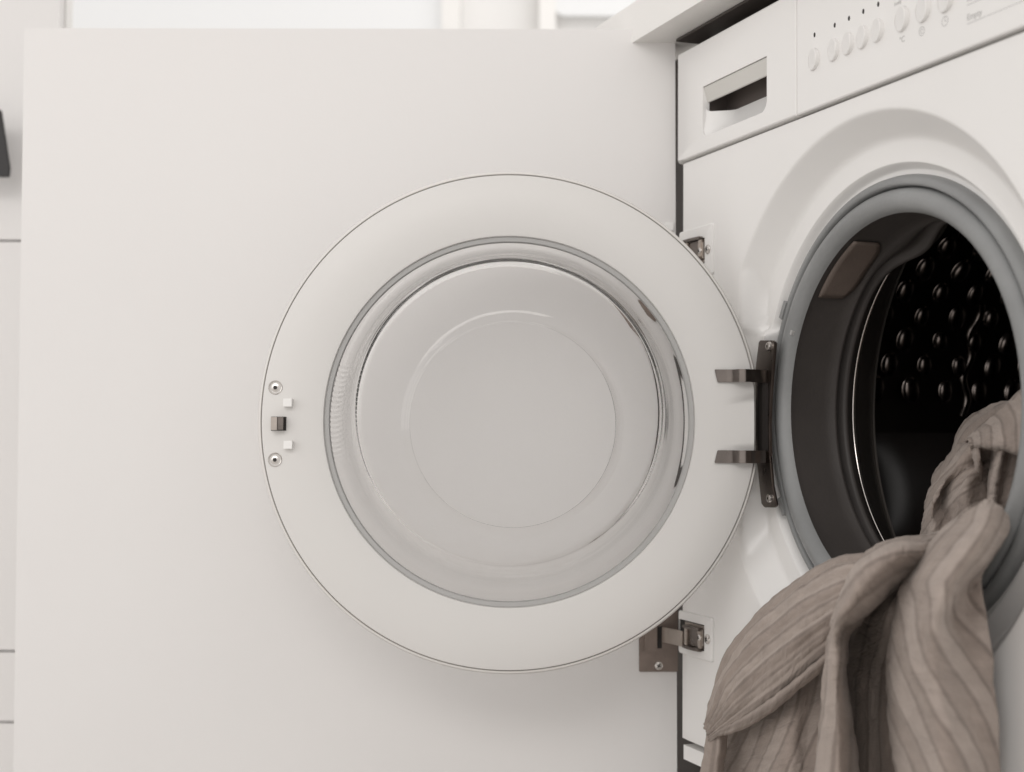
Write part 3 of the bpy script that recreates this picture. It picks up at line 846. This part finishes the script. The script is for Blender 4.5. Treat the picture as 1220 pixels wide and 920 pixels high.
for cy, up in ((755, False), (297, True)):
    hinge(cy, 0.0 if not up else -0.036, True)
    # arm leaves the cup, comes forward round the door edge and turns into the machine-side plate
    def pw(px, Y): return ((px-610)/FPX*Y, Y)
    def zw(py, Y): return CZ+Y*math.tan(PITCH+(460-py)/FPX)
    def wpart(name, bm, m, bevel=0):
        o = ob(name, bm, m, cabd, bevel=bevel); place(o, Matrix.Identity(4), cdw); return o
    oy = cy-755
    bm = bmesh.new()
    bezier_ribbon(bm, [pw(790, 1.4085), pw(797, 1.400), pw(806, 1.388), pw(815, 1.376)], zw(764+oy, 1.39), zw(746+oy, 1.39), 0.0022)
    wpart('hinge_arm', bm, M['arm'], 0.0007)
    bm = bmesh.new()
    P = [pw(817, 1.372), pw(823, 1.364), pw(829, 1.3555), pw(835, 1.347)]
    bezier_ribbon(bm, P, zw(765+oy, 1.36), zw(746+oy, 1.36), 0.0016)
    Q = [pw(816.5, 1.371), pw(822, 1.361), pw(829, 1.3515), pw(836, 1.343)]
    bezier_ribbon(bm, Q, zw(769+oy, 1.36), zw(765.5+oy, 1.36), 0.006); bezier_ribbon(bm, Q, zw(745.5+oy, 1.36), zw(742+oy, 1.36), 0.006)
    wpart('hinge_link', bm, M['hinge'], 0.0005)
    bm = bmesh.new(); bezier_ribbon(bm, [pw(816.5, 1.3695), pw(820, 1.3645)], zw(765.4+oy, 1.36), zw(745.6+oy, 1.36), 0.002)
    bezier_ribbon(bm, [pw(833, 1.347), pw(836.5, 1.342)], zw(765.4+oy, 1.36), zw(745.6+oy, 1.36), 0.0026)
    wpart('link_collar', bm, M['arm'], 0.0004)
    # white plate screwed to the machine front with its pocket
    T0 = None
    zl = on_machine(835, cy, 0).z-CH
    Hh = 0.0200 if not up else 0.0235
    xr = -0.2350; xl = -0.3030
    bm = bmesh.new(); T0 = Matrix.Translation((0, 0, CH))
    outr = rrect(xl, xr, zl-Hh, zl+Hh, 0.003, 6)
    pxl, pxr, ph = -0.3020, -0.2500, 0.0120
    # plate with window: loft outer rim to inner hole
    n = 28
    innr = rrect(pxl, pxr, zl-ph, zl+ph, 0.0006, 6)
    y1 = -0.0022
    loops = [[(x, 0.0, z) for x, z in outr], [(x, y1+0.0006, z) for x, z in outr], [((x*0.97+(xl+xr)/2*0.03), y1, zl+(z-zl)*0.97) for x, z in outr], [(x, y1, z) for x, z in innr], [(x, y1+0.0020, z) for x, z in innr]]
    loft_loops(bm, loops)
    mp = part('hinge_mount_plate', bm, M['plastic'], smooth=30)
    bm = bmesh.new(); box(bm, pxl, pxr, -0.0004, -0.0001, zl-ph, zl+ph, T0); ob('plate_pocket', bm, M['dark'], mp)
    bm = bmesh.new()
    box(bm, pxl+0.012, pxr-0.0005, -0.0016, -0.0004, zl+ph-0.0042, zl+ph-0.0012, T0); box(bm, pxl+0.012, pxr-0.0005, -0.0016, -0.0004, zl-ph+0.0012, zl-ph+0.0042, T0)
    box(bm, pxr-0.0100, pxr-0.0012, -0.0040, -0.0004, zl-0.0075, zl+0.0075, T0)
    ob('pocket_bracket', bm, M['arm'], mp, bevel=0.0004)
    smx = screw_mesh(0.0045, cross=True, dome=0.3)
    o = link('screw', smx, None, mp); o.location = (-0.2430, y1, zl+CH)
    o = link('screw', screw_mesh(0.0036, cross=True, dome=0.3), None, mp); o.location = (pxr-0.0060, -0.0040, zl+CH)
# small bumper at the hinge edge of the cabinet door
bm = bmesh.new(); bx0, bz0 = cpx(797, 270); box(bm, bx0-0.004, bx0+0.004, -0.0025, 0.0, bz0-0.004, bz0+0.004)
ob('door_bumper', bm, M['white_peg'], cabd, bevel=0.001)

# ================================================================== WORKTOP AND NEIGHBOURING CARCASS
wt = bmesh.new()
box(wt, -1.6, 0.75, -0.032, 0.60, 0, 0.0395)
o = ob('worktop', wt, M['worktop'], bevel=0.0015)
zW = CZ+0.3945
o.matrix_world = MW @ Matrix.Translation((0, 0, zW))
tag(o, 'white kitchen worktop running above the washing machine', 'worktop')
bm = bmesh.new(); box(bm, -0.336, -0.318, 0.060, 0.56, 0.10, zW-0.001)
box(bm, 0.306, 0.324, 0.030, 0.56, 0.10, zW-0.001)
box(bm, -0.3175, 0.305, 0.20, 0.22, 0.826, zW-0.002)
box(bm, -0.400, -0.3028, 0.031, 0.033, 0.10, zW-0.004)  # thin dark sheet added across the gap, stands for the shade in it
ob('carcass', bm, M['brown'], kcab)
bm = bmesh.new(); box(bm, -0.3175, 0.305, 0.002, 0.199, zW-0.003, zW-0.0006)
ob('underside_liner', bm, M['brown'], kcab)  # thin dark sheet under the worktop, above the machine only

# ================================================================== LAUNDRY
cloth_bms = []
CL = bmesh.new(); UVL = CL.loops.layers.uv.new('UVMap')
def patch(rows, nu, nv, ufun, amp=0.0016, ridge=0.0, seed=0, fine=0.0006, flip=False):
    """rows: list of control rows, each a list of (px, py, n in cm). u runs along a row, v over rows"""
    C = [[on_machine(x, y, n/100) for (x, y, n) in row] for row in rows]
    nr, ncol = len(C), len(C[0])
    pts = []
    for j in range(nv+1):
        t = j/nv*(nr-1)
        col = [catmull([C[r][c] for r in range(nr)], t) for c in range(ncol)]
        pts.append([catmull(col, i/nu*(ncol-1)) for i in range(nu+1)])
    # lengths for uv
    V = []; UVs = []
    for j in range(nv+1):
        rowv, rowuv = [], []
        for i in range(nu+1):
            P = pts[j][i]
            du = pts[j][min(nu, i+1)]-pts[j][max(0, i-1)]; dv = pts[min(nv, j+1)][i]-pts[max(0, j-1)][i]
            n = du.cross(dv)
            if n.length < 1e-12: n = NV.copy()
            n.normalize()
            if n.dot(Vector((0, 0, CZ))-P) < 0: n = -n
            us, vs = ufun(i/nu, j/nv)
            q = Vector((us*34, vs*9, seed*7.3))
            d = amp*noise.noise(q)+amp*0.8*noise.noise(Vector((us*70, vs*22, seed+3.1)))
            d += fine*noise.noise(Vector((us*190, vs*120, seed)))
            d += fine*1.2*noise.turbulence(Vector((P.x*60, P.y*60, P.z*60+seed)), 3, False)
            if ridge: d += ridge*abs(math.sin(us/0.0175*PI))**1.4-ridge*0.5
            rowv.append(CL.verts.new(P+n*d)); rowuv.append((us, vs))
        V.append(rowv); UVs.append(rowuv)
    for j in range(nv):
        for i in range(nu):
            idx = ((j, i), (j, i+1), (j+1, i+1), (j+1, i))
            f = CL.faces.new([V[a][b] for a, b in idx]); f.smooth = True
            for lp, (a, b) in zip(f.loops, idx): lp[UVL].uv = UVs[a][b]

# A: left swag (rows run across the stripes: silhouette -> hem ; columns along the stripes)
Arows = [  # each row: one stripe line from upper right to lower left
 [(1062,640,0.5),(1035,656,2.5),(1000,658,3.4),(965,676,3.4),(930,702,3.2),(897,736,3.0),(868,778,2.8),(854,820,2.6),(848,850,2.6)],
 [(1062,655,2.0),(1035,664,4.2),(1000,670,5.0),(962,692,5.0),(928,718,4.9),(896,748,4.6),(869,790,4.2),(853,829,3.8),(847,856,3.4)],
 [(1052,676,3.0),(1034,684,4.6),(1010,690,5.4),(970,710,5.6),(934,735,5.6),(902,762,5.4),(872,800,5.0),(856,842,4.4),(846,861,3.8)],
 [(1038,696,2.6),(1024,704,4.4),(1006,708,5.6),(972,730,5.9),(940,752,6.0),(908,778,5.8),(876,812,5.4),(858,848,4.6),(846,865,3.9)],
 [(1026,714,2.4),(1014,722,4.2),(1002,727,5.4),(970,750,5.8),(942,772,6.0),(912,796,5.9),(880,826,5.5),(860,854,4.7),(847,870,3.9)],
 [(1008,741,2.2),(1003,746,3.6),(996,750,4.9),(966,773,5.4),(940,796,5.7),(912,818,5.6),(884,842,5.2),(862,862,4.6),(848,874,3.8)],
 [(1003,763,1.8),(998,769,3.0),(990,775,4.2),(960,801,4.8),(934,824,5.0),(908,842,5.0),(884,858,4.7),(864,868,4.3),(849,878,3.6)],
]
patch(Arows, 110, 90, lambda u, v: (v*0.118+0.004, u*0.30), amp=0.0022, ridge=0.0018, seed=1)
# hem band folded along the lower edge of the swag
Hrows = [
 [(1002,764,3.2),(990,772,4.7),(960,798,5.3),(934,821,5.5),(908,840,5.4),(884,856,5.1),(864,867,4.6),(849,877,3.9)],
 [(1001,771,3.6),(988,781,5.0),(957,808,5.6),(930,831,5.8),(905,848,5.6),(880,861,5.2),(862,870,4.6),(849,879,3.8)],
 [(1000,779,3.4),(986,790,4.4),(953,818,5.0),(926,840,5.2),(902,856,5.0),(876,868,4.8),(860,873,4.3),(850,881,3.6)],
 [(1000,782,2.4),(986,793,2.8),(953,820,3.4),(926,843,3.6),(902,858,3.6),(876,870,3.6),(860,875,3.4),(851,882,3.2)],
]
patch(Hrows, 90, 18, lambda u, v: (0.30+v*0.014, u*0.26), amp=0.0010, seed=2)
# tail hanging under the swag, left
Trows = [
 [(847,862,3.2),(853,864,3.7),(862,866,3.6),(872,864,2.6)],
 [(845,885,3.2),(852,886,3.9),(862,887,3.8),(869,884,2.4)],
 [(841,912,3.0),(849,914,3.9),(859,915,3.7),(866,912,2.2)],
 [(836,960,3.0),(846,960,3.9),(856,960,3.7),(862,958,2.2)],
 [(832,1010,3.0),(842,1010,3.8),(854,1010,3.6),(860,1008,2.2)],
]
patch(Trows, 26, 50, lambda u, v: (0.40+u*0.020, v*0.10), amp=0.0012, seed=3)
# G: cloth hanging behind the swag
Grows = [
 [(862,842,1.2),(885,820,1.0),(905,800,1.0),(925,785,1.3),(950,770,1.6),(975,755,1.2),(1000,745,0.8)],
 [(860,875,1.0),(884,870,0.9),(908,860,1.3),(928,850,2.7),(950,842,3.0),(972,835,1.9),(1000,825,1.0)],
 [(858,900,1.0),(882,898,0.8),(905,893,1.6),(925,888,3.3),(948,884,3.5),(968,880,2.2),(1000,870,1.0)],
 [(856,925,1.0),(880,925,0.8),(902,925,1.8),(922,925,3.5),(944,925,3.7),(964,925,2.6),(1000,925,1.0)],
 [(850,1010,1.0),(875,1010,0.8),(896,1010,1.8),(914,1010,3.6),(934,1010,3.9),(954,1010,2.8),(1000,1010,1.0)],
]
patch(Grows, 70, 70, lambda u, v: (0.5+u*0.13+v*0.05, v*0.20), amp=0.002, seed=4)
# B: middle rope fold coming over the rim
Brows = [
 [(1128,622,-3.0),(1122,630,-1.5),(1117,640,-0.8),(1116,650,-1.2),(1114,660,-2.0)],
 [(1100,630,-1.5),(1098,636,1.2),(1100,646,2.6),(1104,656,2.2),(1106,664,0.0)],
 [(1072,634,0.0),(1068,640,3.6),(1072,652,5.0),(1080,664,4.4),(1090,674,1.6)],
 [(1044,642,1.4),(1041,652,5.0),(1045,668,6.5),(1054,682,5.8),(1068,694,2.2)],
 [(1022,664,2.2),(1020,674,5.8),(1025,692,7.3),(1035,706,6.3),(1048,716,2.6)],
 [(1008,696,2.8),(1006,704,6.0),(1010,717,7.5),(1017,728,6.6),(1027,734,3.0)],
 [(999,728,3.0),(997,733,5.6),(999,739,7.0),(1006,743,6.2),(1016,748,3.0)],
 [(989,757,3.0),(990,760,5.2),(995,764,6.5),(1003,767,6.0),(1012,770,2.6)],
 [(983,795,2.8),(986,796,5.0),(995,800,6.4),(1005,802,5.8),(1012,804,2.2)],
 [(980,843,2.6),(984,844,5.0),(996,847,6.4),(1009,850,5.7),(1018,852,2.0)],
 [(976,890,2.6),(981,890,5.0),(996,892,6.4),(1013,894,5.6),(1026,896,2.0)],
 [(968,1010,2.6),(975,1010,5.0),(994,1010,6.4),(1018,1010,5.5),(1036,1010,2.0)],
]
Brows = [[(x, y, n*1.25 if n > 0 else n) for x, y, n in r] for r in Brows]
Brows = [r+[(r[-1][0]-7, r[-1][1]+3, min(0.4, r[-1][2]-2))] for r in Brows]
patch(Brows, 60, 150, lambda u, v: (0.7+u*0.075+v*0.05, v*0.42), amp=0.0026, seed=5)
# C: valley between the rope and the right fold
Crows = [
 [(1085,655,-1.0),(1095,655,-0.5),(1105,655,-0.2),(1120,650,-0.5)],
 [(1050,685,0.3),(1062,688,0.6),(1075,690,0.8),(1095,690,1.0)],
 [(1022,715,0.3),(1040,720,0.6),(1060,722,2.4),(1085,722,1.0)],
 [(1000,742,0.2),(1028,748,0.3),(1058,750,1.9),(1082,748,0.6)],
 [(996,790,0.2),(1026,792,0.2),(1050,792,0.3),(1080,790,0.3)],
 [(996,850,0.2),(1028,852,0.2),(1054,852,0.2),(1084,850,0.3)],
 [(996,1010,0.2),(1032,1010,0.2),(1060,1010,0.2),(1090,1010,0.3)],
]
patch(Crows, 44, 80, lambda u, v: (0.9+u*0.09+v*0.03, v*0.35), amp=0.003, seed=6)
# D: broad right fold
Drows = [
 [(1150,655,-3.5),(1162,648,-3.2),(1174,642,-3.0),(1186,640,-3.0),(1196,640,-3.2),(1200,645,-3.4)],
 [(1148,632,-2.0),(1160,622,-1.4),(1174,614,-1.0),(1190,612,-1.2),(1199,620,-2.0),(1201,630,-2.6)],
 [(1140,616,-0.6),(1156,604,0.6),(1174,593,1.6),(1190,596,1.2),(1199,606,-0.4),(1201,616,-1.6)],
 [(1131,620,0.5),(1148,619,2.8),(1168,617,3.8),(1186,619,2.8),(1197,624,0.2),(1200,630,-1.2)],
 [(1104,650,1.8),(1126,650,4.4),(1150,650,5.4),(1168,652,4.6),(1180,656,1.6),(1184,664,-0.2)],
 [(1079,688,2.4),(1100,690,5.4),(1124,690,6.6),(1141,690,5.6),(1152,692,2.0),(1172,688,0.8)],
 [(1071,725,2.6),(1088,727,5.6),(1108,729,7.0),(1124,729,6.6),(1140,731,2.8),(1179,728,1.2)],
 [(1064,768,2.4),(1080,768,5.0),(1100,769,6.6),(1120,770,6.8),(1150,771,3.2),(1185,770,1.3)],
 [(1062,810,2.2),(1078,810,4.8),(1100,810,6.3),(1124,810,6.6),(1158,811,3.4),(1189,812,1.3)],
 [(1067,861,2.0),(1084,861,4.6),(1107,861,6.2),(1132,861,6.4),(1166,862,3.5),(1194,863,1.2)],
 [(1075,920,2.0),(1092,920,4.6),(1115,920,6.2),(1140,920,6.2),(1172,920,3.5),(1198,921,1.2)],
 [(1084,1010,2.0),(1100,1010,4.6),(1122,1010,6.2),(1148,1010,6.0),(1176,1010,4.2),(1200,1010,1.2)],
]
def du(u, v):
    s = 1.1+u*(0.095+0.04*v); 
    if v > 0.45: s -= (v-0.45)*0.20
    return s, v*0.42
Drows = [[(x, y, n*1.25 if n > 0 else n) for x, y, n in r] for r in Drows]
Drows = [[(r[0][0]+9, r[0][1]+2, min(0.4, r[0][2]-1.5))]+r for r in Drows]
patch(Drows, 90, 150, du, amp=0.0024, seed=7)
# F: the back of the pile, deep in the drum
Fr = [
 [(1124,580,-17),(1132,545,-16),(1142,510,-16),(1156,488,-15.5),(1178,474,-15),(1204,468,-14),(1240,462,-14)],
 [(1120,600,-14),(1130,560,-13),(1144,528,-13),(1162,504,-12.5),(1184,492,-12.5),(1208,486,-12),(1240,480,-12)],
 [(1118,620,-12),(1130,590,-12),(1146,560,-12.5),(1164,536,-12.5),(1186,522,-12.5),(1210,515,-12),(1240,510,-12)],
]
patch(Fr, 60, 40, lambda u, v: (2.2+v*0.08+0.05*u, u*0.2), amp=0.004, seed=11)
# E: pile still inside the drum
E2 = [
 [(1118,556,-12.7),(1132,536,-12.2),(1148,518,-11.7),(1168,503,-10.7),(1192,483,-9.7),(1222,455,-8.7),(1250,430,-8.2)],
 [(1110,578,-10.7),(1128,554,-9.6),(1148,534,-9.2),(1170,522,-8.8),(1192,512,-8.2),(1222,494,-7.6),(1250,480,-7.2)],
 [(1103,600,-9.8),(1119,574,-7.8),(1142,553,-8.2),(1166,545,-9.6),(1192,536,-10.4),(1222,530,-10.7),(1250,520,-10.7)],
 [(1100,618,-9.2),(1112,597,-7.0),(1124,585,-8.8),(1150,566,-7.4),(1172,560,-9.6),(1200,560,-11.7),(1240,560,-11.2)],
 [(1100,632,-8.8),(1112,620,-6.8),(1128,606,-8.6),(1150,588,-7.2),(1170,586,-9.0),(1200,590,-11.2),(1240,590,-11.2)],
 [(1104,650,-8.2),(1118,640,-6.2),(1134,628,-7.8),(1154,612,-7.2),(1172,610,-8.4),(1200,620,-10.2),(1240,620,-10.2)],
 [(1108,670,-7.8),(1122,660,-6.2),(1138,650,-7.2),(1156,640,-7.2),(1172,640,-8.2),(1200,645,-9.2),(1240,640,-9.2)],
]
patch(E2, 90, 80, lambda u, v: (1.4+v*0.14+0.05*u, u*0.25), amp=0.0028, seed=8, fine=0.0008)
# E1: flap with its folded edge lying on the pile
E1r = [
 [(1150,520,-10.5),(1164,508,-10.0),(1180,494,-9.2),(1200,476,-8.6),(1222,457,-8.0),(1250,432,-8.0)],
 [(1154,517,-9.0),(1170,508,-8.4),(1188,500,-7.8),(1208,490,-7.3),(1232,478,-7.0),(1260,462,-7.0)],
 [(1156,518,-8.0),(1172,516,-7.3),(1190,513,-6.8),(1210,509,-6.5),(1234,505,-6.4),(1260,500,-6.4)],
 [(1157,524,-7.9),(1172,524,-7.1),(1190,526,-6.6),(1210,530,-6.4),(1234,534,-6.3),(1260,534,-6.3)],
 [(1159,530,-8.6),(1173,528,-8.2),(1190,530,-8.0),(1210,534,-7.8),(1234,538,-7.8),(1260,538,-8.0)],
]
patch(E1r, 60, 50, lambda u, v: (1.7+u*0.12, v*0.1), amp=0.002, seed=9)
# E3: upright pleats under the flap
E3 = [
 [(1157,520,-8.6),(1163,523,-8.0),(1168,525,-8.0),(1171,526,-9.6),(1178,527,-10.2),(1187,527,-8.6),(1194,528,-7.2),(1203,530,-8.2),(1216,532,-8.6),(1240,534,-9.0)],
 [(1160,538,-8.8),(1165,541,-8.1),(1168,544,-8.0),(1170,544,-9.8),(1177,546,-10.6),(1184,548,-8.8),(1190,550,-7.4),(1200,552,-8.6),(1214,552,-8.8),(1240,552,-9.0)],
 [(1163,552,-9.6),(1166,556,-9.0),(1168,558,-9.0),(1171,560,-10.2),(1176,566,-10.6),(1180,572,-9.0),(1186,574,-7.8),(1196,574,-8.8),(1212,572,-9.0),(1240,570,-9.0)],
 [(1165,580,-10.4),(1168,584,-10.0),(1170,586,-10.2),(1173,588,-10.4),(1176,592,-10.0),(1179,596,-8.8),(1184,598,-8.0),(1194,598,-9.0),(1210,598,-9.2),(1240,598,-9.2)],
]
patch(E3, 90, 40, lambda u, v: (1.95+u*0.12, v*0.1), amp=0.0016, seed=10)
me = bpy.data.meshes.new('striped_sheet'); CL.to_mesh(me); CL.free()
cl = link('striped_sheet', me, M['fabric'])
md = cl.modifiers.new('thickness', 'SOLIDIFY'); md.thickness = 0.0014; md.offset = 0.0
tag(cl, 'crumpled taupe striped bed sheet spilling out of the washing machine drum', 'bed sheet')
